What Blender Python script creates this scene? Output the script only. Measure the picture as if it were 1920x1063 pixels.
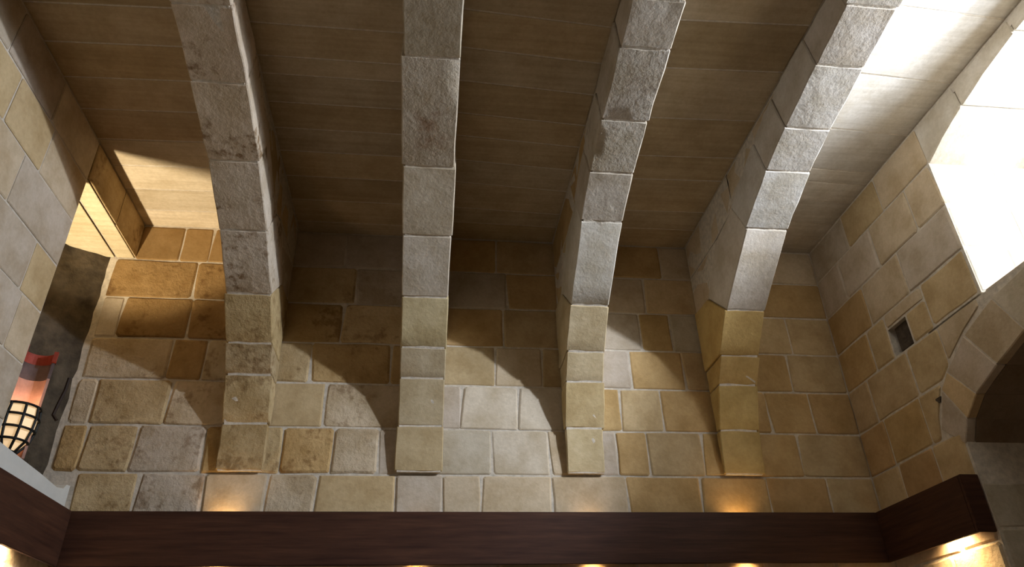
import bpy, bmesh, math, random
from mathutils import Vector, Matrix, noise

# ------------------------------------------------------------------ camera, world, lights, exposure
for o in list(bpy.data.objects):
    bpy.data.objects.remove(o)
SC = bpy.context.scene
COL = SC.collection
ZO = 1.6                       # eye height: heights below are given from the eye, the floor is at -1.6

cam = bpy.data.cameras.new('camera')
cam.lens = 36 * 1368.8 / 1920
cam.sensor_width = 36
cam.clip_start = 0.05
camo = bpy.data.objects.new('camera', cam)
COL.objects.link(camo)
camo.matrix_world = Matrix((( 0.993382, -0.035921, -0.109094, 0),
                            (-0.112042, -0.512020, -0.851635, 0),
                            (-0.025267,  0.858222, -0.512657, ZO),
                            (0, 0, 0, 1)))
SC.camera = camo

SC.view_settings.view_transform = 'Standard'
SC.view_settings.look = 'None'
SC.view_settings.gamma = 1.0
SC.view_settings.exposure = 0.12
SC.view_settings.use_curve_mapping = False

world = bpy.data.worlds.new('overcast_sky')
SC.world = world
world.use_nodes = True
world.node_tree.nodes['Background'].inputs[0].default_value = (0.75, 0.85, 1.0, 1)
world.node_tree.nodes['Background'].inputs[1].default_value = 2.0


def light(name, kind, loc, power, color, radius=0.1, target=None, angle=60, blend=0.4, size=None):
    d = bpy.data.lights.new(name, kind)
    d.energy = power
    d.color = color
    if kind == 'AREA':
        d.shape = 'RECTANGLE'
        d.size, d.size_y = size
    else:
        d.shadow_soft_size = radius
    if kind == 'SPOT':
        d.spot_size = math.radians(angle)
        d.spot_blend = blend
    o = bpy.data.objects.new(name, d)
    COL.objects.link(o)
    o.location = (loc[0], loc[1], loc[2] + ZO)
    if target is not None:
        v = Vector((target[0] - loc[0], target[1] - loc[1], target[2] - loc[2]))
        o.rotation_euler = v.to_track_quat('-Z', 'Y').to_euler()
    return o


WARM = (1.0, 0.62, 0.26)
DAY = (0.80, 0.875, 1.0)
# daylight that enters through the deep window high in the right wall
light('window_daylight', 'SPOT', (3.58, 1.48, 2.88), 560, DAY, radius=0.06, target=(2.58, 1.78, 2.90), angle=92, blend=0.35)
light('window_skylight', 'AREA', (3.83, 1.95, 2.62), 70, DAY, size=(1.5, 0.62), target=(2.8, 1.95, 2.70))
# the niche lamp, standing on the sill behind the near jamb
light('niche_uplight', 'SPOT', (-2.42, 3.63, 1.32), 205, (1.0, 0.83, 0.58), radius=0.03,
      target=(-1.88, 4.05, 3.2), angle=60, blend=0.5)
# lamps behind the pelmet, shining up and down the wall
for lx, pu, pd in ((-1.17, 3.6, 7), (-0.03, 0.2, 7), (1.03, 1.0, 9), (2.0, 3.6, 9)):
    light('pelmet_uplight', 'SPOT', (lx, 4.53, 0.98), pu, WARM, radius=0.02, target=(lx, 4.60, 1.22), angle=110, blend=1)
    light('pelmet_downlight', 'SPOT', (lx, 4.52, 0.84), pd, WARM, radius=0.02, target=(lx, 4.58, 0.2), angle=120, blend=0.8)
light('pelmet_downlight', 'SPOT', (2.925, 3.95, 0.87), 34, (1.0, 0.68, 0.34), radius=0.03, target=(2.985, 3.95, 0.6), angle=140, blend=0.8)
light('pelmet_downlight', 'SPOT', (-2.03, 4.02, 0.87), 34, (1.0, 0.68, 0.34), radius=0.03, target=(-2.085, 4.02, 0.6), angle=140, blend=0.8)
# warm fill lights added behind the viewer, no lamps known there
light('fill_light', 'POINT', (1.0, -1.6, 0.2), 1.8, (1.0, 0.74, 0.45), radius=0.35)
light('fill_light', 'POINT', (2.2, -1.6, 0.2), 1.8, (1.0, 0.74, 0.45), radius=0.35)

# ------------------------------------------------------------------ materials


def mat(name):
    m = bpy.data.materials.new(name)
    m.use_nodes = True
    nt = m.node_tree
    b = nt.nodes['Principled BSDF']
    return m, nt, b


def ramp(nt, src, stops):
    r = nt.nodes.new('ShaderNodeValToRGB')
    el = r.color_ramp.elements
    while len(el) < len(stops):
        el.new(0.5)
    for e, (p, c) in zip(el, stops):
        e.position = p
        e.color = (*c, 1) if len(c) == 3 else c
    nt.links.new(src, r.inputs[0])
    return r.outputs[0]


def mixc(nt, mode, fac, a, b):
    n = nt.nodes.new('ShaderNodeMix')
    n.data_type = 'RGBA'
    n.blend_type = mode
    for sock, v in ((n.inputs[0], fac), (n.inputs[6], a), (n.inputs[7], b)):
        if hasattr(v, 'is_linked'):
            nt.links.new(v, sock)
        else:
            sock.default_value = v if isinstance(v, float) else (*v, 1)
    return n.outputs[2]


def noi(nt, vec, scale, detail=4.0, rough=0.6):
    n = nt.nodes.new('ShaderNodeTexNoise')
    n.inputs['Scale'].default_value = scale
    n.inputs['Detail'].default_value = detail
    n.inputs['Roughness'].default_value = rough
    nt.links.new(vec, n.inputs['Vector'])
    return n.outputs['Fac']


def stone_material(name, pits=0.0, patch=0.25, streak=False, bump=0.35, stain=None):
    m, nt, b = mat(name)
    tc = nt.nodes.new('ShaderNodeTexCoord')
    oi = nt.nodes.new('ShaderNodeObjectInfo')
    mul = nt.nodes.new('ShaderNodeMath')
    mul.operation = 'MULTIPLY'
    mul.inputs[1].default_value = 37.0
    nt.links.new(oi.outputs['Random'], mul.inputs[0])
    add = nt.nodes.new('ShaderNodeVectorMath')
    add.operation = 'ADD'
    nt.links.new(tc.outputs['Object'], add.inputs[0])
    nt.links.new(mul.outputs[0], add.inputs[1])
    vec = add.outputs[0]
    big = noi(nt, vec, 5.0, 3)
    fine = noi(nt, vec, 45.0, 5, 0.7)
    mid = noi(nt, vec, 15.0, 4, 0.65)
    col = oi.outputs['Color']
    c = mixc(nt, 'MULTIPLY', patch * 2.2, col, ramp(nt, big, [(0.35, (0.72, 0.64, 0.50)), (0.62, (1.06, 1.04, 1.02))]))
    c = mixc(nt, 'MULTIPLY', 0.55, c, ramp(nt, fine, [(0.3, (0.78, 0.76, 0.72)), (0.7, (1.08, 1.08, 1.08))]))
    if streak:
        mp = nt.nodes.new('ShaderNodeMapping')
        mp.inputs['Scale'].default_value = (1.2, 34, 1)
        nt.links.new(vec, mp.inputs['Vector'])
        st = noi(nt, mp.outputs[0], 1.0, 4, 0.6)
        c = mixc(nt, 'MULTIPLY', 0.7, c, ramp(nt, st, [(0.3, (0.80, 0.77, 0.72)), (0.7, (1.05, 1.05, 1.05))]))
    h = mid
    if pits > 0:
        pn = noi(nt, vec, 22.0, 3, 0.55)
        pm = noi(nt, vec, 4.0, 2, 0.5)
        mx = nt.nodes.new('ShaderNodeMath')
        mx.operation = 'MULTIPLY'
        nt.links.new(pn, mx.inputs[0])
        nt.links.new(pm, mx.inputs[1])
        pf = ramp(nt, mx.outputs[0], [(0.30 - 0.0 * pits, (0, 0, 0)), (0.40, (1, 1, 1))])
        c = mixc(nt, 'MIX', pf, c, (0.20, 0.12, 0.06)) if pits >= 1 else mixc(nt, 'MULTIPLY', pits, c, ramp(nt, mx.outputs[0], [(0.29, (1, 1, 1)), (0.40, (0.4, 0.3, 0.2))]))
    if stain:
        # a rust coloured weathered hollow with a shape of its own
        mp = nt.nodes.new('ShaderNodeMapping')
        mp.inputs['Location'].default_value = stain[0]
        mp.inputs['Scale'].default_value = stain[1]
        nt.links.new(tc.outputs['Object'], mp.inputs['Vector'])
        ln = nt.nodes.new('ShaderNodeVectorMath')
        ln.operation = 'LENGTH'
        nt.links.new(mp.outputs[0], ln.inputs[0])
        sm = nt.nodes.new('ShaderNodeMath')
        sm.operation = 'MULTIPLY_ADD'
        sm.inputs[1].default_value = 1.6
        nt.links.new(mid, sm.inputs[0])
        nt.links.new(ln.outputs['Value'], sm.inputs[2])
        sm2 = nt.nodes.new('ShaderNodeMath')
        sm2.operation = 'MULTIPLY'
        sm2.inputs[1].default_value = 0.6
        nt.links.new(sm.outputs[0], sm2.inputs[0])
        sf = ramp(nt, sm2.outputs[0], [(0.5, (0.8, 0.8, 0.8)), (0.85, (0, 0, 0))])
        c = mixc(nt, 'MIX', sf, c, mixc(nt, 'MIX', fine, (0.10, 0.045, 0.02), (0.42, 0.25, 0.13)))
    nt.links.new(c, b.inputs['Base Color'])
    b.inputs['Roughness'].default_value = 0.92
    b.inputs['Specular IOR Level'].default_value = 0.15
    bp = nt.nodes.new('ShaderNodeBump')
    bp.inputs['Strength'].default_value = bump
    bp.inputs['Distance'].default_value = 0.012
    hh = nt.nodes.new('ShaderNodeMath')
    hh.operation = 'MULTIPLY_ADD'
    hh.inputs[1].default_value = 0.5
    nt.links.new(fine, hh.inputs[0])
    nt.links.new(h, hh.inputs[2])
    nt.links.new(hh.outputs[0], bp.inputs['Height'])
    nt.links.new(bp.outputs[0], b.inputs['Normal'])
    return m


M_STONE = stone_material('honey limestone', patch=0.28)
M_ROUGH = stone_material('rough tooled limestone', patch=0.34, bump=0.9, pits=0.6)
M_PIT = stone_material('pitted weathered limestone', patch=0.3, pits=0.9, bump=0.7)
M_WORN = stone_material('worn grey limestone', patch=0.3, bump=0.55, pits=0.35)
M_STAIN = stone_material('rust stained limestone', patch=0.25, bump=0.7, stain=((0, -0.15, 0), (6.5, 3.6, 0.0)))
M_SLAB = stone_material('sawn roofing slab limestone', patch=0.2, streak=True, bump=0.12)


def plain(name, col, rough=0.9, bump=0.0, scale=20, var=0.2, metal=0.0):
    m, nt, b = mat(name)
    tc = nt.nodes.new('ShaderNodeTexCoord')
    n = noi(nt, tc.outputs['Object'], scale, 4)
    lo = tuple(c * (1 - var) for c in col)
    hi = tuple(min(1, c * (1 + var)) for c in col)
    nt.links.new(ramp(nt, n, [(0.3, lo), (0.7, hi)]), b.inputs['Base Color'])
    b.inputs['Roughness'].default_value = rough
    b.inputs['Metallic'].default_value = metal
    b.inputs['Specular IOR Level'].default_value = 0.25
    if bump:
        bp = nt.nodes.new('ShaderNodeBump')
        bp.inputs['Strength'].default_value = bump
        bp.inputs['Distance'].default_value = 0.02
        nt.links.new(n, bp.inputs['Height'])
        nt.links.new(bp.outputs[0], b.inputs['Normal'])
    return m


M_MORTAR = plain('pale lime mortar', (0.58, 0.515, 0.42), bump=0.3, scale=30)
M_PLASTER = plain('smooth pale plaster', (0.56, 0.55, 0.50), bump=0.1, scale=8, var=0.06)
M_FLOOR = plain('worn stone floor', (0.24, 0.17, 0.10), bump=0.2, scale=6)
M_RUBBLE = plain('dark rough rubble', (0.075, 0.058, 0.038), bump=0.8, scale=9, var=0.5)  # dark brown, strongly uneven in tone
M_RED = plain('red glazed clay', (0.26, 0.045, 0.03), rough=0.6, scale=14, var=0.25)
M_CLAY = plain('terracotta', (0.40, 0.235, 0.19), rough=0.85, scale=14, var=0.2, bump=0.2)
M_CLAY_DIM = plain('shaded clay', (0.10, 0.075, 0.075), scale=12, var=0.3)  # clay for the tile head, the fading glow put into its colour
M_IRON = plain('black wrought iron', (0.015, 0.016, 0.015), rough=0.55, scale=30, metal=0.6)
M_CABLE = plain('dark brown cable sheath', (0.03, 0.018, 0.012), rough=0.7)
M_HOLE = plain('dark hollow', (0.07, 0.052, 0.036), bump=0.6, scale=25, var=0.4)
M_FRAME = plain('painted white window wood', (0.75, 0.76, 0.76), rough=0.5, var=0.05)


def wood_mat(name, axis):
    m, nt, b = mat(name)
    tc = nt.nodes.new('ShaderNodeTexCoord')
    mp = nt.nodes.new('ShaderNodeMapping')
    s = [26, 26, 26]
    s[axis] = 1.6
    mp.inputs['Scale'].default_value = s
    nt.links.new(tc.outputs['Object'], mp.inputs['Vector'])
    n = noi(nt, mp.outputs[0], 1.6, 6, 0.65)
    nt.links.new(ramp(nt, n, [(0.3, (0.030, 0.011, 0.006)), (0.55, (0.058, 0.023, 0.012)), (0.75, (0.085, 0.036, 0.018))]),
                 b.inputs['Base Color'])
    b.inputs['Roughness'].default_value = 0.6
    b.inputs['Specular IOR Level'].default_value = 0.2
    return m


M_WOODX = wood_mat('dark varnished wood lengthwise', 0)
M_WOODY = wood_mat('dark varnished wood sideways', 1)

M_GLOW, nt, b = mat('lit lantern glass')
b.inputs['Base Color'].default_value = (0.9, 0.7, 0.45, 1)
b.inputs['Emission Color'].default_value = (1.0, 0.66, 0.34, 1)
b.inputs['Emission Strength'].default_value = 0.55
M_GLASS, nt, b = mat('clear window glass')
b.inputs['Base Color'].default_value = (0.95, 0.98, 1, 1)
b.inputs['Roughness'].default_value = 0.05
b.inputs['Transmission Weight'].default_value = 1.0

# ------------------------------------------------------------------ building helpers


def link(name, me, m, parent=None, color=None, origin=None):
    o = bpy.data.objects.new(name, me)
    COL.objects.link(o)
    if m is not None and not me.materials:
        me.materials.append(m)
    if origin is not None:
        o.location = origin
    if parent is not None:
        o.parent = parent
        o.location = Vector(o.location) - abs_loc(parent)
    if color is not None:
        o.color = (*color, 1)
    return o


def abs_loc(o):
    v = Vector((0, 0, 0))
    while o is not None:
        v += o.location
        o = o.parent
    return v


def build(name, verts, faces, m, parent=None, color=None, smooth=False):
    """one mesh object; heights given from eye level; origin at the middle of its base"""
    vs = [Vector((v[0], v[1], v[2] + ZO)) for v in verts]
    lo = Vector([min(v[i] for v in vs) for i in range(3)])
    hi = Vector([max(v[i] for v in vs) for i in range(3)])
    org = Vector(((lo.x + hi.x) / 2, (lo.y + hi.y) / 2, (lo.z + hi.z) / 2))
    me = bpy.data.meshes.new(name)
    me.from_pydata([v - org for v in vs], [], faces)
    bm = bmesh.new()
    bm.from_mesh(me)
    bmesh.ops.recalc_face_normals(bm, faces=bm.faces)
    bm.to_mesh(me)
    bm.free()
    if smooth:
        for p in me.polygons:
            p.use_smooth = True
    return link(name, me, m, parent, color, org)


def structure(name):
    o = bpy.data.objects.new(name, None)
    COL.objects.link(o)
    o['kind'] = 'structure'
    return o


def thing(name, loc, label, cat, group=None):
    o = bpy.data.objects.new(name, None)
    COL.objects.link(o)
    o.empty_display_size = 0.1
    o.location = (loc[0], loc[1], loc[2] + ZO)
    o['label'] = label
    o['category'] = cat
    if group:
        o['group'] = group
    return o


def boxes(lst):
    vs, fs = [], []
    for (x0, x1, y0, y1, z0, z1) in lst:
        k = len(vs)
        vs += [(x, y, z) for x in (x0, x1) for y in (y0, y1) for z in (z0, z1)]
        fs += [tuple(k + i for i in q) for q in ((0, 1, 3, 2), (4, 6, 7, 5), (0, 4, 5, 1), (2, 3, 7, 6), (0, 2, 6, 4), (1, 5, 7, 3))]
    return vs, fs


def ccw(p):
    a = sum(p[i][0] * p[(i + 1) % len(p)][1] - p[(i + 1) % len(p)][0] * p[i][1] for i in range(len(p)))
    return list(p) if a > 0 else list(reversed(p))


def inset(poly, d):
    """move each side of a convex polygon inwards by d"""
    p = ccw(poly)
    n = len(p)
    L = []
    for i in range(n):
        a, b_ = Vector(p[i]), Vector(p[(i + 1) % n])
        t = (b_ - a).normalized()
        nn = Vector((-t.y, t.x))
        L.append((a + nn * d, t))
    out = []
    for i in range(n):
        (a, t), (c, s) = L[i - 1], L[i]
        den = t.x * s.y - t.y * s.x
        if abs(den) < 1e-6:
            out.append(tuple(c))
            continue
        w = c - a
        out.append(tuple(a + t * ((w.x * s.y - w.y * s.x) / den)))
    return out


def stone(parent, poly, fn, color, rng, m=None, name='stone', front=0.006, gap=0.012, deep=0.035, worn=1.0, smooth_edges=False):
    """a dressed block set in a wall: worn outline, rounded corners, chamfered face; fn maps (u, v, out) to space"""
    p = inset(poly, gap / 2)
    n = len(p)
    ring = []
    for i in range(n):
        a, c, e = Vector(p[i - 1]), Vector(p[i]), Vector(p[(i + 1) % n])
        r = rng.uniform(0.005, 0.016) * worn
        la, le = (a - c).length, (e - c).length
        ring.append(c + (a - c).normalized() * min(r, la * 0.4))
        ring.append(c + (e - c).normalized() * min(r, le * 0.4))
        if le > 0.22:
            k = 2 if le > 0.4 else 1
            for q in range(k):
                ring.append(c + (e - c) * ((q + 1) / (k + 1)))
    ring = [v + Vector((rng.uniform(-1, 1), rng.uniform(-1, 1))) * 0.0035 * worn for v in ring]
    cen = sum(ring, Vector((0, 0))) / len(ring)
    size = max((v - cen).length for v in ring)
    f = front + rng.uniform(-0.002, 0.004) * worn
    tx, ty = rng.uniform(-1, 1) * 0.0018 * worn, rng.uniform(-1, 1) * 0.0018 * worn
    k = len(ring)
    vs = [fn(v.x, v.y, -deep) for v in ring]
    vs += [fn(v.x, v.y, f - 0.006 * worn) for v in ring]
    b2 = 1 - 0.010 * (0.5 + worn) / max(size, 0.05)
    for v in ring:
        w = cen + (v - cen) * b2
        d = (w - cen) / size
        vs.append(fn(w.x, w.y, f + tx * d.x + ty * d.y))
    fs = []
    for i in range(k):
        j = (i + 1) % k
        fs.append((i, j, k + j, k + i))
        fs.append((k + i, k + j, 2 * k + j, 2 * k + i))
    fs.append(tuple(range(2 * k, 3 * k)))
    return build(name, vs, fs, m or M_STONE, parent, color)


def lerp(a, b_, t):
    return tuple(x + (y - x) * t for x, y in zip(a, b_))


CREAM, GREY, OCHRE, HONEY, BROWN, PALE = (0.58, 0.475, 0.335), (0.54, 0.465, 0.375), (0.52, 0.36, 0.17), (0.55, 0.42, 0.24), (0.45, 0.31, 0.15), (0.64, 0.56, 0.44)


def tone(rng, weights):
    pick = rng.choices([CREAM, GREY, OCHRE, HONEY, BROWN, PALE], weights)[0]
    k = rng.uniform(0.9, 1.08)
    return tuple(min(0.9, c * k * rng.uniform(0.98, 1.02)) for c in pick)


ROWS = [3.143, 2.85, 2.548, 2.242, 1.945, 1.638, 1.337, 1.04]     # bed joints, the same height on all walls
XL, XR, YB, YF, ZC, ZF = -2.09, 3.0, 4.6, -2.6, 3.15, -1.6

# ------------------------------------------------------------------ floor, outer shell
floor = structure('floor')
v, f = boxes([(XL - 0.9, XR + 0.9, YF - 0.3, YB + 0.3, ZF - 0.2, ZF)])
build('slab', v, f, M_FLOOR, floor)
wall_front = structure('wall_front')
v, f = boxes([(XL - 0.9, XR + 0.9, YF - 0.3, YF, ZF, 3.4)])
build('masonry', v, f, M_FLOOR, wall_front)

# ------------------------------------------------------------------ back wall
rng = random.Random(11)
wall_back = structure('wall_back')
v, f = boxes([(XL - 0.9, XR + 0.9, YB, YB + 0.3, ZF, 3.4)])
build('mortar', v, f, M_MORTAR, wall_back)
BACK = [
    [-2.09, -1.792, -1.59, -1.11, -0.637, -0.03, 0.473, 1.03, 1.745, 2.10, 3.0],
    [-2.215, -1.65, -1.11, -0.539, -0.03, 0.548, 1.03, 1.588, 2.12, 3.0],
    [-2.215, -2.075, -1.627, -1.11, -0.608, -0.03, 0.516, 1.03, 1.519, 1.748, 2.12, 2.654, 3.0],
    [-2.215, -1.693, -1.474, -1.12, -0.787, -0.257, 0.0, 0.457, 0.785, 1.05, 1.414, 1.796, 2.10, 2.589, 3.0],
    [-2.215, -2.095, -1.642, -1.12, -0.670, -0.04, 0.225, 0.607, 1.03, 1.31, 1.60, 2.08, 2.365, 2.686, 3.0],
    [-2.225, -2.079, -1.785, -1.37, -1.12, -0.90, -0.587, -0.301, -0.03, 0.425, 0.802, 1.03, 1.255, 1.465, 1.845, 2.10, 2.527, 3.0],
    [-2.09, -2.064, -1.71, -1.324, -0.959, -0.66, -0.179, 0.114, 0.354, 0.807, 1.297, 1.787, 2.247, 2.667, 3.0],
]
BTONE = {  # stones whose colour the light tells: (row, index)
    (1, 0): OCHRE, (2, 1): OCHRE, (3, 1): BROWN, (3, 3): HONEY, (3, 4): OCHRE, (3, 0): CREAM, (4, 1): HONEY, (4, 2): CREAM, (4, 0): CREAM,
    (5, 0): OCHRE, (5, 1): HONEY, (5, 2): GREY, (5, 6): CREAM, (5, 7): GREY, (6, 1): HONEY, (6, 2): GREY, (6, 3): CREAM, (6, 4): CREAM, (6, 5): HONEY,
    (6, 6): GREY, (6, 7): CREAM, (6, 8): CREAM, (6, 9): CREAM, (6, 10): OCHRE, (6, 11): OCHRE, (4, 3): HONEY, (4, 4): CREAM, (4, 6): PALE, (4, 7): PALE, (3, 7): CREAM,
    (3, 8): HONEY, (5, 9): PALE, (5, 10): CREAM, (1, 8): OCHRE, (2, 10): HONEY, (2, 11): HONEY, (3, 10): OCHRE, (3, 12): OCHRE, (3, 13): HONEY,
    (4, 12): OCHRE, (4, 13): BROWN, (5, 15): OCHRE, (5, 16): HONEY, (4, 9): HONEY, (4, 10): OCHRE, (5, 13): HONEY, (5, 12): OCHRE, (0, 9): CREAM, (0, 8): CREAM,
}
fb = lambda x, z, d: (x, YB - d, z)
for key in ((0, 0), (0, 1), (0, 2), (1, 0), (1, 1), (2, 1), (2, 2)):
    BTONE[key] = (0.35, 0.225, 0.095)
for r, xs in enumerate(BACK):
    z1, z0 = ROWS[r], ROWS[r + 1]
    for i in range(len(xs) - 1):
        a, c = xs[i], xs[i + 1]
        if c - a < 0.04:
            continue
        right = (a + c) / 2 > 0.9
        col = BTONE.get((r, i))
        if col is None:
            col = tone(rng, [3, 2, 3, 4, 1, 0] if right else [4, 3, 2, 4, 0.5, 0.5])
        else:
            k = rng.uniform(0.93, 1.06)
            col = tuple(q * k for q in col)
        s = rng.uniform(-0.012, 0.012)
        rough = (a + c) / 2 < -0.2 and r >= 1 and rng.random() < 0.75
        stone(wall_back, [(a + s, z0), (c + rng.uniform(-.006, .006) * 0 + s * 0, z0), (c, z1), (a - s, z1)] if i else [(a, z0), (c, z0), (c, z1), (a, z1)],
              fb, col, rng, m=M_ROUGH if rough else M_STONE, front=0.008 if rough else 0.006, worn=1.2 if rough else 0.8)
for r in range(2):                                   # courses hidden behind the pelmet and just below it
    z1 = 1.04 - 0.3 * r
    xs = [XL] + sorted(XL + 0.42 * k + rng.uniform(-.06, .06) for k in range(1, 12)) + [XR]
    for a, c in zip(xs, xs[1:]):
        stone(wall_back, [(a, z1 - 0.3), (c, z1 - 0.3), (c, z1), (a, z1)], fb, tone(rng, [4, 3, 2, 3, 1, 0]), rng)

# ------------------------------------------------------------------ left wall with its niche
wall_left = structure('wall_left')
NY, NZ0, NZ1 = 3.72, 1.20, 2.868
v, f = boxes([(XL - 0.6, XL, YF, 3.35, ZF, 3.4), (XL - 0.10, XL, 3.35, NY, ZF, 3.4), (XL - 0.6, XL - 0.10, 3.35, NY, ZF, NZ0 - 0.05),
              (XL - 0.6, XL - 0.10, 3.35, NY, NZ1 + 0.01, 3.4),
              (XL - 0.6, XL, NY, YB, ZF, NZ0 - 0.02),
              (XL - 0.6, XL - 0.13, NY, YB, NZ1 + 0.01, 3.4),
              (XL - 0.9, XL - 0.6, YF, YB, ZF, 3.4)])
build('mortar', v, f, M_MORTAR, wall_left)
fl = lambda y, z, d: (XL + d, y, z)
LEFT = {0: [2.25, 2.72, 3.2, NY], 1: [1.9, 2.40, 2.88, 3.27, NY], 2: [2.2, 2.66, 3.12, NY], 3: [2.1, 2.55, 3.0, 3.465, NY],
        4: [2.3, 2.8, 3.2, 3.50, NY], 5: [2.2, 2.75, 3.25, NY], 6: [2.3, 2.72, 3.2, 3.7, 4.2, YB]}
LT = {(1, 2): HONEY, (1, 3): CREAM, (2, 2): GREY, (2, 1): CREAM, (3, 3): HONEY, (3, 2): GREY, (4, 3): CREAM, (4, 2): GREY}
for r, ys in LEFT.items():
    z1, z0 = ROWS[r], ROWS[r + 1]
    ys = [1.0, 1.45] + ys
    for i in range(len(ys) - 1):
        a, c = ys[i], ys[i + 1]
        if r == 6 and a > 3.5:
            continue
        col = LT.get((r, i - 2)) or tone(rng, [3, 5, 0, 2, 0, 1])
        stone(wall_left, [(a, z0), (c, z0), (c, z1), (a, z1)], fl, col, rng, worn=0.6, gap=0.011)
# low sill of smoothed plaster under the niche, its top dished by wear
pts = [(NY, 1.235), (3.95, 1.225), (4.2, 1.215), (4.42, 1.20), (4.50, 1.215), (4.53, 1.245), (4.575, 1.25)]
vs, fs = [], []
for (y, z) in pts:
    vs += [(XL + 0.012, y, 0.95), (XL + 0.012, y, z), (XL - 0.55, y, z - 0.03), (XL - 0.55, y, 0.95)]
for i in range(len(pts) - 1):
    k = 4 * i
    fs += [(k + j, k + (j + 1) % 4, k + 4 + (j + 1) % 4, k + 4 + j) for j in range(4)]
fs += [(0, 1, 2, 3), tuple(4 * (len(pts) - 1) + j for j in (3, 2, 1, 0))]
build('sill_plaster', vs, fs, M_PLASTER, wall_left)
# jamb stones of the niche (seen edge on), two stones of lintel, soffit slabs
fj = lambda x, z, d: (x, NY + d, z)
# lintel beam over the niche
lint = [(NY - 0.10, 4.20), (4.20, YB)]
for (a, c) in lint:
    vs, fs = boxes([(XL - 0.125, XL + 0.006, a + 0.003, c - 0.003, NZ1 + 0.004, 3.145)])
    build('lintel', vs, fs, M_ROUGH, wall_left, color=(0.50, 0.38, 0.21)) if a > NY else stone(
        wall_left, [(NY - 0.01, NZ1 + .004), (c, NZ1 + .004), (c, 3.145), (NY - 0.01, 3.145)], fl, (0.50, 0.38, 0.21), rng, m=M_ROUGH, name='lintel', deep=0.125, worn=0.5, gap=0.006)
fsof = lambda x, y, d: (x, y, NZ1 - d)
for (x0, x1) in ((-2.66, -2.222), (-2.212, -2.088)):
    if x1 > x0:
        stone(wall_left, [(x0, NY - 0.05), (x1, NY - 0.05), (x1, YB), (x0, YB)], fsof, (0.64, 0.56, 0.38), rng, m=M_SLAB, name='soffit_slab', worn=0.3, deep=0.0, gap=0.008)
# dark rubble back of the niche, a curved lumpy face
plan = [(-2.205, 4.625), (-2.30, 4.575), (-2.39, 4.51), (-2.48, 4.45), (-2.56, 4.34), (-2.62, 4.18), (-2.66, 3.98), (-2.68, 3.70), (-2.68, 3.36)]
vs, fs = [], []
nz = 26
fine_plan = []
for i in range(len(plan) - 1):
    for q in range(4):
        fine_plan.append(lerp(plan[i], plan[i + 1], q / 4))
fine_plan.append(plan[-1])
for i, (x, y) in enumerate(fine_plan):
    for k in range(nz + 1):
        z = 1.12 + (2.90 - 1.12) * k / nz
        n_ = noise.noise(Vector((x * 7, y * 7, z * 6))) * 0.028 + noise.noise(Vector((x * 21, y * 21, z * 19))) * 0.012
        w = min(1.0, 0.05 + i * 0.09)
        if k == nz:
            w *= 0.3
        low = max(0.0, 1.75 - z) * (0.05 if i < 8 else 0.0)
        vs.append((x + n_ * w * 0.8 - low * 0.2, y - n_ * w, z))
for i in range(len(fine_plan) - 1):
    for k in range(nz):
        a = i * (nz + 1) + k
        fs.append((a, a + 1, a + nz + 2, a + nz + 1))
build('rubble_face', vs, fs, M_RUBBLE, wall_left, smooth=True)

# ------------------------------------------------------------------ right wall: window embrasure, arched niche, vent
wall_right = structure('wall_right')
WY0, WY1, WZ0, WZ1 = 0.75, 3.15, 1.95, 3.09
HY0, HY1, HZ0, HZ1 = 3.785, 3.985, 1.95, 2.14
AY0, AY1, AZ = 0.76, 3.64, 1.25
yc = sorted({YF, AY0 - 0.2, WY0, WY1, AY1, HY0, HY1, YB, AY1 + 0.14})
zc = sorted({ZF, AZ, WZ0, HZ1, WZ1, 3.4})
core = []
for i in range(len(yc) - 1):
    for k in range(len(zc) - 1):
        ym, zm = (yc[i] + yc[i + 1]) / 2, (zc[k] + zc[k + 1]) / 2
        x0 = XR
        if WY0 < ym < WY1 and WZ0 < zm < WZ1:
            continue
        if HY0 < ym < HY1 and HZ0 < zm < HZ1:
            x0 = XR + 0.16
        if AY0 < ym < AY1 and zm < WZ0:
            continue
        if zm > AZ and zm < WZ0 and AY0 - 0.2 < ym < AY1 + 0.14:
            x0 = XR
        core.append((x0, 3.85, yc[i], yc[i + 1], zc[k], zc[k + 1]))
core.append((3.62, 3.85, AY0, AY1, ZF, WZ0))
core.append((XR + 0.01, 3.62, AY0, AY1, 1.88, WZ0 - 0.012))
v, f = boxes(core)
build('mortar', v, f, M_MORTAR, wall_right)
fr = lambda y, z, d: (XR - d, y, z)
LW = WY1 + 0.005
RIGHT = [
    (0, [4.6, 4.1, 3.65, 3.02, 2.5, 2.0, 1.5, 1.0]),
    (1, [4.6, 4.28, 3.85, 3.42, LW]),
    (2, [4.6, 4.11, 3.67, LW]),
    (3, [4.6, 4.205, 3.99]),
    (4, [4.6, 4.35, 3.885]),
    (5, [4.6, 4.30, 3.905]),
    (6, [4.6, 4.285, 3.93]),
]
RT = {(2, 0): BROWN, (3, 0): OCHRE, (3, 1): HONEY, (1, 0): GREY, (1, 3): CREAM, (2, 2): GREY, (2, 1): CREAM}
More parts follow.
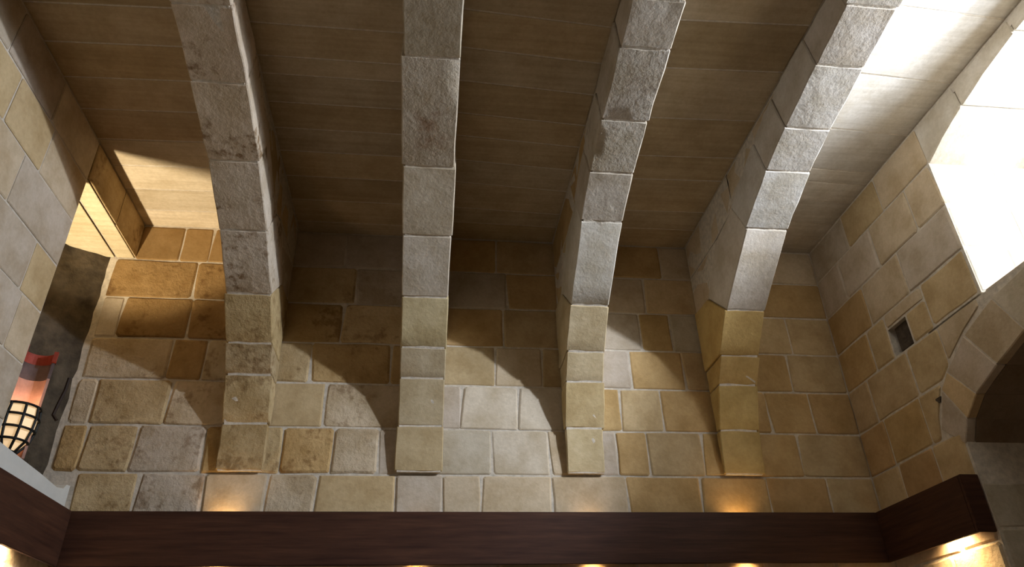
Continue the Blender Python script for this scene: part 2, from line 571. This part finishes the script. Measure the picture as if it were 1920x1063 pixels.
for r, ys in RIGHT:
    z1, z0 = ROWS[r], ROWS[r + 1]
    if r == 0:
        z0 = 2.865
    if r == 1:
        z1 = 2.865
    for i in range(len(ys) - 1):
        a, c = ys[i + 1], ys[i]
        zz = z0
        if r == 0 and c < WY1:
            continue
        if r == 0 and a < WY1 < c:
            # the block over the window corner, notched by the opening
            stone(wall_right, [(WY1, z0), (c, z0), (c, z1), (WY1, z1)], fr, tone(rng, [3, 5, 0, 2, 0, 1]), rng, worn=0.7)
            continue
        col = RT.get((r, i)) or tone(rng, [3, 7, 0, 1.5, 0, 0.5] if r < 3 else [2, 1, 3, 5, 1, 0])
        wob = rng.uniform(-.02, .012) if abs(a - LW) < .01 else 0
        stone(wall_right, [(a + wob, zz), (c, zz), (c, z1), (a - wob * .5, z1)], fr, col, rng, worn=0.9)
S = lambda poly, col, **k: stone(wall_right, poly, fr, col, rng, **k)
S([(3.99, 2.15), (3.99, 2.242), (3.575, 2.242), (3.575, 2.15)], CREAM)                     # thin course over the vent
S([(3.575, 1.945), (3.575, 2.15), (3.78, 2.15), (3.78, 1.945)], HONEY)
S([(3.16, 1.955), (3.16, 2.242), (3.575, 2.242), (3.575, 1.955)], HONEY)
# blocks that meet the extrados of the niche arch
S([(3.885, 1.638), (3.885, 1.945), (3.56, 1.945), (3.56, 1.70), (3.66, 1.638)], HONEY)
S([(3.56, 1.715), (3.56, 1.945), (3.20, 1.945), (3.20, 1.885), (3.38, 1.815)], CREAM)
S([(3.905, 1.337), (3.905, 1.638), (3.67, 1.638), (3.79, 1.45), (3.82, 1.337)], HONEY)
S([(3.93, 1.04), (3.93, 1.337), (3.655, 1.337), (3.655, 1.04)], HONEY)
for r in range(2):
    z1 = 1.04 - 0.3 * r
    ys = [3.65, 4.05, 4.35, 4.6] if r else [3.65, 3.95, 4.6]
    for a, c in zip(ys, ys[1:]):
        S([(a, z1 - .3), (c, z1 - .3), (c, z1), (a, z1)], tone(rng, [4, 3, 1, 3, 0, 0]))
# small vent: dark broken lining in the square hole
v, f = boxes([(XR + 0.03, XR + 0.158, HY0 + .002, HY1 - .03, HZ0 + .025, HZ1 - .002)])
build('vent_lining', v, f, M_HOLE, wall_right)
# drilled hole: a dark disc stands in for the shade inside it
vs, fs = [], []
for k in range(10):
    t = 2 * math.pi * k / 10
    rr = 0.016 * (1 + 0.3 * math.sin(3 * t))
    vs += [(XR - 0.0095, 3.735 + rr * 1.4 * math.cos(t), 1.555 + rr * math.sin(t)), (XR + 0.03, 3.735 + rr * 1.4 * math.cos(t), 1.555 + rr * math.sin(t))]
fs = [(2 * k, 2 * ((k + 1) % 10), 2 * ((k + 1) % 10) + 1, 2 * k + 1) for k in range(10)] + [tuple(range(0, 20, 2)), tuple(range(1, 20, 2))]
build('hole_shade_disc', vs, fs, M_HOLE, wall_right)
# window reveal: far jamb, sill, head
fw = lambda x, z, d: (x, WY1 - d + 0.002, z)
zr = [WZ0, 2.25, 2.54, 2.87]
for k in range(3):
    xs = [XR + 0.0, 3.36 + rng.uniform(-.1, .1), 3.80]
    for a, c in zip(xs, xs[1:]):
        stone(wall_right, [(a, zr[k]), (c, zr[k]), (c, zr[k + 1]), (a, zr[k + 1])], fw, (0.72, 0.69, 0.62), rng, worn=0.7, gap=0.008)
fs_ = lambda x, y, d: (x, y, WZ0 + d)
for (a, c) in ((0.76, 1.5), (1.5, 2.35), (2.35, 3.14)):
    stone(wall_right, [(XR + 0.005, a), (3.80, a), (3.80, c), (XR + 0.005, c)], fs_, PALE, rng, worn=0.6, name='sill_stone')
# arched niche: ring of voussoirs, whole depth of the recess
intr = [(3.645, 1.255), (3.57, 1.375), (3.44, 1.47), (3.23, 1.55), (2.98, 1.63), (2.60, 1.70), (2.20, 1.72)]
extr = [(3.80, 1.39), (3.69, 1.60), (3.60, 1.675), (3.38, 1.80), (3.10, 1.885), (2.66, 1.94), (2.20, 1.942)]
intr += [(4.4 - y, z) for (y, z) in reversed(intr[:-1])]
extr += [(4.4 - y, z) for (y, z) in reversed(extr[:-1])]


def prism(poly, x0, x1, name, m, parent, color, seed, gap=0.01, amp=0.006, cuts=2, wear=0.010):
    """a block: polygon in the (Y, Z) plane pulled along X, its faces gridded and worn"""
    p = inset(poly, gap / 2)
    bm = bmesh.new()
    lo = [bm.verts.new((x0, y, z)) for (y, z) in p]
    hi = [bm.verts.new((x1, y, z)) for (y, z) in p]
    n = len(p)
    bm.faces.new(lo)
    bm.faces.new(hi)
    for i in range(n):
        j = (i + 1) % n
        bm.faces.new((lo[i], lo[j], hi[j], hi[i]))
    bmesh.ops.recalc_face_normals(bm, faces=bm.faces)
    if wear:
        bmesh.ops.bevel(bm, geom=list(bm.edges), offset=wear, segments=1, affect='EDGES', clamp_overlap=True)
    if cuts:
        long = [e for e in bm.edges if e.calc_length() > 0.09]
        bmesh.ops.subdivide_edges(bm, edges=long, cuts=cuts, use_grid_fill=True)
        bmesh.ops.triangulate(bm, faces=[q for q in bm.faces if len(q.verts) > 4])
    for vtx in bm.verts:
        q = vtx.co * 6 + Vector((seed * 3.1, seed * 1.7, seed * 5.3))
        d = Vector((noise.noise(q), noise.noise(q + Vector((31, 0, 0))), noise.noise(q + Vector((0, 47, 0))))) * amp * 0.5
        q2 = vtx.co * 38 + Vector((seed, seed, seed))
        d += Vector((noise.noise(q2), noise.noise(q2 + Vector((31, 0, 0))), noise.noise(q2 + Vector((0, 47, 0))))) * amp * 0.8
        vtx.co += d
    bm.verts.index_update()
    vs = [tuple(q.co) for q in bm.verts]
    fs = [tuple(q.index for q in fc.verts) for fc in bm.faces]
    bm.free()
    o = build(name, vs, fs, m, parent, color, smooth=True)
    o.data.set_sharp_from_angle(angle=math.radians(32))
    return o


for i in range(len(intr) - 1):
    prism([intr[i], intr[i + 1], extr[i + 1], extr[i]], XR - 0.006, XR + 0.05, 'voussoir', M_STONE, wall_right,
          tone(rng, [3, 4, 0, 2, 0, 1]), 100 + i, amp=0.003, cuts=1, gap=0.005, wear=0.005)
for i in range(len(intr) - 1):  # inner stones darker: the soffit's shade is put into their colour
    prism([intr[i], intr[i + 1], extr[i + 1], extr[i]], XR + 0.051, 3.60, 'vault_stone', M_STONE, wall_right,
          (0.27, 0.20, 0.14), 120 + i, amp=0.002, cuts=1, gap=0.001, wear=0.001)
vs, fs = [], []
for i in range(len(intr) - 1):
    q = [intr[i], intr[i + 1], extr[i + 1], extr[i]]
    q = [(y, z + (0.012 if j < 2 else 0)) for j, (y, z) in enumerate(q)]
    k = len(vs)
    vs += [(XR - 0.003, y, z) for (y, z) in q] + [(3.59, y, z) for (y, z) in q]
    fs += [(k, k + 1, k + 2, k + 3), (k + 4, k + 5, k + 6, k + 7)] + [(k + j, k + (j + 1) % 4, k + 4 + (j + 1) % 4, k + 4 + j) for j in range(4)]
for i in range(len(intr) - 1):
    q = [extr[i], extr[i + 1], (extr[i + 1][0], WZ0 - 0.011), (extr[i][0], WZ0 - 0.011)]
    k = len(vs)
    vs += [(XR + 0.0005, y, z) for (y, z) in q] + [(3.59, y, z) for (y, z) in q]
    fs += [(k, k + 1, k + 2, k + 3), (k + 4, k + 5, k + 6, k + 7)] + [(k + j, k + (j + 1) % 4, k + 4 + (j + 1) % 4, k + 4 + j) for j in range(4)]
build('ring_mortar', vs, fs, M_MORTAR, wall_right)
# curved head of the window embrasure
HEAD = [(3.162, 2.855), (2.98, 2.925), (2.78, 2.975), (2.56, 3.018), (2.30, 3.045), (1.95, 3.055), (1.60, 3.045), (1.34, 3.018), (1.12, 2.975), (0.92, 2.925), (0.738, 2.855)]
for i in range(len(HEAD) - 1):
    a, c = HEAD[i], HEAD[i + 1]
    if i % 2 == 0 and i < 9:
        n2 = HEAD[i + 2] if i + 2 < len(HEAD) else c
        prism([a, c, n2, (n2[0], 3.143), (a[0], 3.143)], XR - 0.004, 3.84, 'head_stone', M_STONE, wall_right, (0.66, 0.62, 0.54), 150 + i, amp=0.003, cuts=1, gap=0.006)  # paler than the wall: window brightness put into the stone colour
# far jamb of the niche
fn_ = lambda x, z, d: (x, AY1 - d, z)
for k, (z0, z1) in enumerate(((1.04, 1.245), (0.80, 1.04), (0.50, 0.80), (0.2, 0.5), (-0.1, 0.2))):
    xs = [XR, 3.30, 3.60] if k % 2 else [XR, 3.6]
    for a, c in zip(xs, xs[1:]):
        if k == 0:
            continue
        stone(wall_right, [(a, z0), (c, z0), (c, z1), (a, z1)], fn_, (0.52, 0.47, 0.38), rng, worn=0.8)

# window: frame, mullion bars and glass in the outer face
window_1 = structure('window_1')
v, f = boxes([(3.86, 3.92, WY0 - .05, WY0 + .02, WZ0 - .05, WZ1 + .05), (3.86, 3.92, WY1 - .02, WY1 + .05, WZ0 - .05, WZ1 + .05),
              (3.86, 3.92, WY0 + .02, WY1 - .02, WZ0 - .05, WZ0 + .02), (3.86, 3.92, WY0 + .02, WY1 - .02, WZ1 - .02, WZ1 + .05),
              (3.865, 3.915, 1.52, 1.57, WZ0 + .02, WZ1 - .02), (3.865, 3.915, 2.33, 2.38, WZ0 + .02, WZ1 - .02)])
build('window_frame', v, f, M_FRAME, window_1)
for (a, c) in ((WY0 + .02, 1.52), (1.57, 2.33), (2.38, WY1 - .02)):
    v, f = boxes([(3.886, 3.892, a + .001, c - .001, WZ0 + .021, WZ1 - .021)])
    build('pane', v, f, M_GLASS, window_1)

# ------------------------------------------------------------------ ceiling: stone slabs carried by the arches
ceiling = structure('ceiling')
v, f = boxes([(XL - 0.9, XR + 0.9, YF, YB, ZC + 0.0005, 3.42)])
build('mortar', v, f, M_MORTAR, ceiling)
fc_ = lambda x, y, d: (x, y, ZC - d)
BAYS = [(-2.09, -1.255, [4.6, 4.40, 4.16, 3.91, 3.66, 3.40, 3.15, 2.9, 2.65]),
        (-0.995, -0.175, [4.6, 4.46, 4.20, 3.94, 3.69, 3.48, 3.26, 3.04, 2.91, 2.69, 2.43]),
        (0.095, 0.915, [4.6, 4.39, 4.22, 3.94, 3.71, 3.48, 3.28, 3.02, 2.78, 2.53]),
        (1.145, 1.965, [4.6, 4.36, 4.14, 3.78, 3.54, 3.19, 2.79, 2.46]),
        (2.215, 3.0, [4.6, 4.40, 4.19, 3.92, 3.71, 3.58, 3.20, 2.75, 2.29])]
SKEW = [0.03, 0.0, -0.05, 0.03, -0.04]
for bi, (x0, x1, ys) in enumerate(BAYS):
    ys = list(ys)
    while ys[-1] > 1.25:
        ys.append(ys[-1] - rng.uniform(0.22, 0.30))
    for i in range(len(ys) - 1):
        s0 = 0 if i == 0 else SKEW[bi] * min(1, i / 3)
        s1 = SKEW[bi] * min(1, (i + 1) / 3)
        k = rng.uniform(0.86, 1.08)
        base = lerp((0.51, 0.40, 0.25), (0.56, 0.47, 0.34), rng.random())
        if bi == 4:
            base = lerp(base, (0.72, 0.70, 0.655), 0.85)  # window light put into paler slabs in this bay
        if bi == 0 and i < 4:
            base = lerp(base, (0.70, 0.62, 0.48), 0.8)  # lit patch beside the niche put into paler slab colour
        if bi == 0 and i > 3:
            base = lerp(base, BROWN, 0.35)  # shade beyond that patch put into browner slabs
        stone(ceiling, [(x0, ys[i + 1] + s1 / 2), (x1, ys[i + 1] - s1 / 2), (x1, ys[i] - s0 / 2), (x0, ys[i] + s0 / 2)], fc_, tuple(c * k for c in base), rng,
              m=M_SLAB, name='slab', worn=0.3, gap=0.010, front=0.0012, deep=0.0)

# ------------------------------------------------------------------ the four transverse arches
PROF = [(4.556, 1.345), (4.518, 1.64), (4.40, 1.92), (4.285, 2.08), (4.065, 2.31), (3.57, 2.615), (3.20, 2.755), (2.90, 2.83), (2.49, 2.90), (2.12, 2.95),
        (1.60, 3.0), (1.0, 3.02)]


def zprof(y):
    for (a, c) in zip(PROF, PROF[1:]):
        if c[0] <= y <= a[0]:
            return a[1] + (c[1] - a[1]) * (a[0] - y) / (a[0] - c[0])
    return PROF[-1][1]


HAUNCH = [(4.556, 1.345), (4.518, 1.632), (4.405, 1.915), (4.285, 2.078), (4.07, 2.305)]
JOINTS = [[3.71, 3.30, 2.83, 2.41, 1.95, 1.48, 1.0], [3.71, 3.29, 2.62, 2.29, 1.86, 1.43, 1.0], [3.57, 3.25, 2.91, 2.47, 2.2, 1.8, 1.4, 1.0], [3.57, 3.18, 2.89, 2.49, 2.15, 1.75, 1.38, 1.0]]
ARCHX = [(-1.268, -0.985), (-0.188, 0.108), (0.90, 1.160), (1.952, 2.228)]
ARCHLAB = ['leftmost stone arch, dark pitted blocks with a bright right edge', 'second stone arch from the left, running straight overhead, rust stain on one block',
           'third stone arch from the left, grey blocks with ragged chipped edges', 'rightmost stone arch, pale grey blocks above ochre ones, next to the bright window bay']
GREYV = (0.56, 0.51, 0.44)
VT = [[(0.46, 0.35, 0.19), (0.50, 0.39, 0.22), (0.48, 0.38, 0.23), (0.50, 0.38, 0.20), (0.64, 0.55, 0.44), (0.62, 0.53, 0.42), (0.62, 0.52, 0.40), (0.60, 0.50, 0.39), (0.60, 0.50, 0.39)],
      [(0.53, 0.42, 0.25), (0.52, 0.43, 0.28), (0.48, 0.40, 0.27), (0.53, 0.44, 0.26), (0.58, 0.52, 0.43), (0.55, 0.48, 0.37), (0.55, 0.48, 0.38), (0.52, 0.46, 0.36), (0.52, 0.46, 0.36)],
      [(0.57, 0.47, 0.29), (0.58, 0.46, 0.26), (0.57, 0.47, 0.30), (0.58, 0.48, 0.31), (0.62, 0.58, 0.50), (0.54, 0.48, 0.40), (0.55, 0.50, 0.42), (0.52, 0.47, 0.40), (0.54, 0.48, 0.40), (0.54, 0.48, 0.40)],
      [(0.52, 0.38, 0.16), (0.53, 0.39, 0.16), (0.50, 0.35, 0.14), (0.54, 0.38, 0.15), (0.60, 0.54, 0.46), (0.58, 0.55, 0.50), (0.57, 0.53, 0.47), (0.56, 0.52, 0.46), (0.55, 0.50, 0.44), (0.56, 0.52, 0.46)]]
TH = 0.29


def outer(y):
    """point of the extrados above the intrados at y"""
    e = 0.02
    dz = (zprof(y - e) - zprof(y + e)) / (2 * e)
    t = Vector((-1, dz)).normalized()
    n = Vector((-t.y * -1, 1)).normalized() if False else Vector((dz, 1)).normalized()
    return (y + n.x * TH, zprof(y) + n.y * TH)


def clip_top(poly, z):
    out = []
    for i in range(len(poly)):
        a, c = poly[i], poly[(i + 1) % len(poly)]
        if a[1] <= z:
            out.append(a)
        if (a[1] - z) * (c[1] - z) < 0:
            t = (z - a[1]) / (c[1] - a[1])
            out.append((a[0] + (c[0] - a[0]) * t, z))
    return out


TOP = 3.142
SPR = YB - 0.017


def lift(bl):
    """the second arch is built a little higher than its neighbours"""
    return [(y, z + 0.022) if (y < 4.25 and z < zprof(y) + 0.03) else (y, z) for (y, z) in bl]


def sink(y, z, mirror):
    """draw a point that lies on the intrados back into the arch"""
    v = Vector((2.0 - y if mirror else y, z))
    best = None
    chain = PROF + [(2.0 - a, c) for (a, c) in reversed(PROF[:-1])]
    for (a, c) in zip(chain, chain[1:]):
        a, c = Vector(a), Vector(c)
        t = max(0, min(1, (v - a).dot(c - a) / (c - a).length_squared))
        d = (v - a.lerp(c, t)).length
        if best is None or d < best[0]:
            g = (c - a).normalized()
            best = (d, Vector((g.y, -g.x)))
    if best[0] < 0.026 and v.x < SPR - 0.002:
        v += best[1] * 0.0075
    return (2.0 - v.x if mirror else v.x, v.y)


for ai in range(4):
    x0, x1 = ARCHX[ai]
    xm = (x0 + x1) / 2
    arch = thing('stone_arch', (xm, 4.58, 1.345), ARCHLAB[ai], 'arch', 'transverse stone arches under the ceiling')
    ar = random.Random(50 + ai)
    H = HAUNCH
    ytop = H[-1][0]
    blocks = [[H[0], (SPR, H[0][1]), (SPR, H[1][1]), H[1]], [H[1], (SPR, H[1][1]), (SPR, H[2][1]), H[2]], [H[2], (SPR, H[2][1]), (SPR, H[3][1]), H[3]],
              [H[3], (SPR, H[3][1]), (SPR, 2.548), (4.32, 2.53), H[4]]]
    ys = [ytop] + JOINTS[ai]
    for a, c in zip(ys, ys[1:]):
        oa, oc = outer(a), outer(c)
        if a == ytop:
            oa = (4.32, 2.53)
        p = [(a, zprof(a) if a != ytop else H[4][1]), oa, oc, (c, zprof(c))]
        if a == ytop:
            p = [H[4], (4.32, 2.53), (4.03, 2.83), outer(c), (c, zprof(c))]
        p = clip_top(p, TOP)
        blocks.append(p)
    nsp = len(blocks)
    o1 = outer(ys[1])
    spand = [[(4.32, 2.53), (SPR, 2.548), (SPR, 2.85), (4.03, 2.84)]]
    spand += [[(4.03, 2.85), (SPR, 2.86), (SPR, TOP), (o1[0] - 0.02, TOP), (o1[0] + 0.005, o1[1] + 0.01)]]
    # fill above the ring where it has not yet reached the slabs
    q = [o1] + [outer(y) for y in ys[2:] if outer(y)[1] < TOP - 0.03]
    for (a, c) in zip(q, q[1:]):
        spand.append([a, (a[0], TOP), (c[0], TOP), c])
    zl = q[-1]
    nx = outer(ys[1 + len(q)])
    t_ = (TOP - zl[1]) / (nx[1] - zl[1])
    spand.append([zl, (zl[0], TOP), (zl[0] + (nx[0] - zl[0]) * t_ - 0.01, TOP)])
    if ai == 1:
        blocks, spand = [lift(q_) for q_ in blocks], [lift(q_) for q_ in spand]  # underside raised so more daylight strikes the first arch

    def put(bl, i, name, mirror):
        poly = [(2.0 - y, z) for (y, z) in bl] if mirror else bl
        if mirror:
            poly = [(y - 0.0, z) for (y, z) in poly]
        if name == 'voussoir':
            col = VT[ai][min(i, len(VT[ai]) - 1)]
            m = M_STONE
            if ai == 0 and i >= 4:
                m = M_PIT
            elif ai == 1 and i == 6:
                m = M_STAIN
            elif ai == 2 and i in (6, 7):
                m = M_WORN
            if ai == 0 and i < 4:
                m = M_ROUGH
        else:
            col = tone(ar, [3, 2, 2, 4, 1, 0])
            m = M_STONE
        dx0, dx1 = ar.uniform(-.008, .006), ar.uniform(-.006, .008)
        if name != 'voussoir':
            dx0, dx1 = 0.012, -0.012
        k = ar.uniform(0.95, 1.05)
        prism(poly, x0 + dx0, x1 + dx1, name, m, arch, tuple(c * k for c in col), ai * 40 + i + (20 if mirror else 0),
              amp=0.0065 if ai in (0, 2) else 0.005, cuts=3, gap=0.007, wear=0.006)
    for mirror in (False, True):
        for i, bl in enumerate(blocks):
            put(bl, i, 'voussoir', mirror)
        for i, bl in enumerate(spand):
            put(bl, i, 'spandrel_stone', mirror)
    # bedding mortar between the blocks
    vs, fs = [], []
    for mirror in (False, True):
        for bl in blocks + spand:
            p = inset(bl, 0.006)
            c = Vector((sum(q[0] for q in p) / len(p), sum(q[1] for q in p) / len(p)))
            # only a thin collar: the block's own outline, pushed out to fill the joint and sunk at the faces
            pp = inset(bl, -0.001)
            pp = [((2.0 - y) if mirror else y, z) for (y, z) in pp]
            cy = sum(q[0] for q in pp) / len(pp)
            cz = sum(q[1] for q in pp) / len(pp)
            pp = [(min(y, SPR), min(z, TOP)) for (y, z) in pp]
            pp2 = [sink(y, z, mirror) for (y, z) in pp]
            k = len(vs)
            n = len(pp2)
            vs += [(x0 + 0.012, y, z) for (y, z) in pp2] + [(x1 - 0.012, y, z) for (y, z) in pp2]
            fs += [tuple(k + i for i in range(n)), tuple(k + n + i for i in range(n))]
            fs += [(k + i, k + (i + 1) % n, k + n + (i + 1) % n, k + n + i) for i in range(n)]
    build('mortar', vs, fs, M_MORTAR, arch)

# ------------------------------------------------------------------ dark wooden pelmet round three walls
pel = thing('wooden_pelmet', (0.45, 4.5, 0.78), 'long dark brown wooden pelmet along the back wall, turning along both side walls', 'pelmet')
P0, P1 = 0.78, 1.082
xl, xr, yb = -1.987, 2.88, 4.48


def board(name, box, m):
    bm = bmesh.new()
    bmesh.ops.create_cube(bm, size=1)
    for q in bm.verts:
        q.co = Vector([(box[2 * i] + box[2 * i + 1]) / 2 + q.co[i] * (box[2 * i + 1] - box[2 * i]) for i in range(3)])
    bmesh.ops.bevel(bm, geom=list(bm.edges), offset=0.003, segments=2, affect='EDGES')
    bm.verts.index_update()
    vs = [tuple(q.co) for q in bm.verts]
    fs = [tuple(q.index for q in fc.verts) for fc in bm.faces]
    bm.free()
    return build(name, vs, fs, m, pel)


board('back_board', (xl - 0.022, xr + 0.022, yb, yb + 0.022, P0, P1), M_WOODX)
board('left_board', (xl - 0.022, xl, 0.4, yb, P0, P1), M_WOODY)
board('right_board', (xr, xr + 0.022, 3.652, yb, P0, P1), M_WOODY)
board('end_cap', (xr, XR - 0.013, 3.63, 3.652, P0, P1), M_WOODX)
board('light_ledge', (xl - 0.085, xl - 0.022, 0.4, yb, P0 + 0.13, P0 + 0.15), M_WOODY)

# ------------------------------------------------------------------ the lit terracotta lantern in the niche
LX, LY, LZ = -2.31, 4.235, 1.30
lan = thing('wall_lantern', (LX, LY, LZ), 'half round terracotta wall lantern glowing behind a black iron cage, in the dark niche', 'lantern')
face = math.atan2(-0.75, 0.66)                      # it looks into the room
R0 = 0.094


def arcpt(r, a, z):
    return (LX + r * math.cos(face + a), LY + r * math.sin(face + a), z)


def shell(z0, z1, r, th, a0, a1, name, m, n=20, taper=0.0, nz=6):
    vs, fs = [], []
    for k in range(nz + 1):
        z = z0 + (z1 - z0) * k / nz
        rr = r * (1 + taper * k / nz)
        for i in range(n + 1):
            a = a0 + (a1 - a0) * i / n
            vs.append(arcpt(rr, a, z))
        for i in range(n + 1):
            a = a0 + (a1 - a0) * i / n
            vs.append(arcpt(rr - th, a, z))
    w = 2 * (n + 1)
    for k in range(nz):
        for i in range(n):
            a = k * w + i
            fs.append((a, a + 1, a + w + 1, a + w))
            b_ = a + n + 1
            fs.append((b_, b_ + w, b_ + w + 1, b_ + 1))
        for i in (0, n):
            a = k * w + i
            fs.append((a, a + w, a + w + n + 1, a + n + 1))
    for k in (0, nz):
        for i in range(n):
            a = k * w + i
            fs.append((a, a + n + 1, a + n + 2, a + 1))
    return build(name, vs, fs, m, lan, smooth=False)


# tall clay tile behind, open to the room; a red rim at its head
shell(LZ + 0.02, LZ + 0.50, R0, 0.014, math.radians(75), math.radians(285), 'clay_tile', M_CLAY)
shell(LZ + 0.50, LZ + 0.60, R0 + 0.001, 0.016, math.radians(74), math.radians(286), 'shaded_band', M_CLAY_DIM)  # band under the rim, painted darker where the lantern glow fades
shell(LZ + 0.60, LZ + 0.665, R0 + 0.006, 0.022, math.radians(60), math.radians(300), 'clay_rim', M_RED)


def tube(name, pts, r, m, parent, n=6):
    vs, fs = [], []
    for i, p in enumerate(pts):
        p = Vector(p)
        t = (Vector(pts[min(i + 1, len(pts) - 1)]) - Vector(pts[max(i - 1, 0)])).normalized()
        u = t.orthogonal().normalized()
        w = t.cross(u)
        for k in range(n):
            a = 2 * math.pi * k / n
            vs.append(tuple(p + (u * math.cos(a) + w * math.sin(a)) * r))
    for i in range(len(pts) - 1):
        for k in range(n):
            fs.append((i * n + k, i * n + (k + 1) % n, (i + 1) * n + (k + 1) % n, (i + 1) * n + k))
    fs += [tuple(range(n)), tuple((len(pts) - 1) * n + k for k in range(n))]
    return build(name, vs, fs, m, parent)


# lit glass inside the cage, in panes, and the iron bars over it
hz = [0.04, 0.10, 0.165, 0.235, 0.30]
hr = [0.045, 0.088, 0.104, 0.108, 0.100]
ang = [math.radians(a) for a in (-82, -41, 0, 41, 82)]
for k in range(4):
    for i in range(4):
        q = []
        for (kk, ii) in ((k, i), (k, i + 1), (k + 1, i + 1), (k + 1, i)):
            q.append(arcpt(hr[kk] - 0.008, ang[ii], LZ + hz[kk]))
        inn = [arcpt(hr[kk] - 0.014, ang[ii], LZ + hz[kk]) for (kk, ii) in ((k, i), (k, i + 1), (k + 1, i + 1), (k + 1, i))]
        build('glass_pane', q + inn, [(0, 1, 2, 3), (7, 6, 5, 4), (0, 4, 5, 1), (1, 5, 6, 2), (2, 6, 7, 3), (3, 7, 4, 0)], M_GLOW, lan)
for k in range(5):
    tube('cage_hoop', [arcpt(hr[k] + 0.002, math.radians(a), LZ + hz[k]) for a in range(-90, 91, 15)], 0.0075, M_IRON, lan)
for i in range(5):
    tube('cage_bar', [arcpt(hr[k] + 0.002, ang[i], LZ + hz[k]) for k in range(5)], 0.0075, M_IRON, lan)
tube('cage_foot', [arcpt(0.0, 0, LZ + 0.0), arcpt(0.03, 0, LZ + 0.02), arcpt(0.045, 0, LZ + 0.04)], 0.012, M_IRON, lan)
light('lantern_bulb', 'POINT', (LX + 0.01, LY - 0.015, LZ + 0.345), 0.8, (1.0, 0.62, 0.36), radius=0.02)
# feed cable looping down the rubble beside it
cable = [(-2.18, 4.40, 1.86), (-2.185, 4.405, 1.78), (-2.20, 4.40, 1.68), (-2.205, 4.395, 1.62), (-2.18, 4.40, 1.59)]
tube('cable', cable, 0.010, M_CABLE, lan)
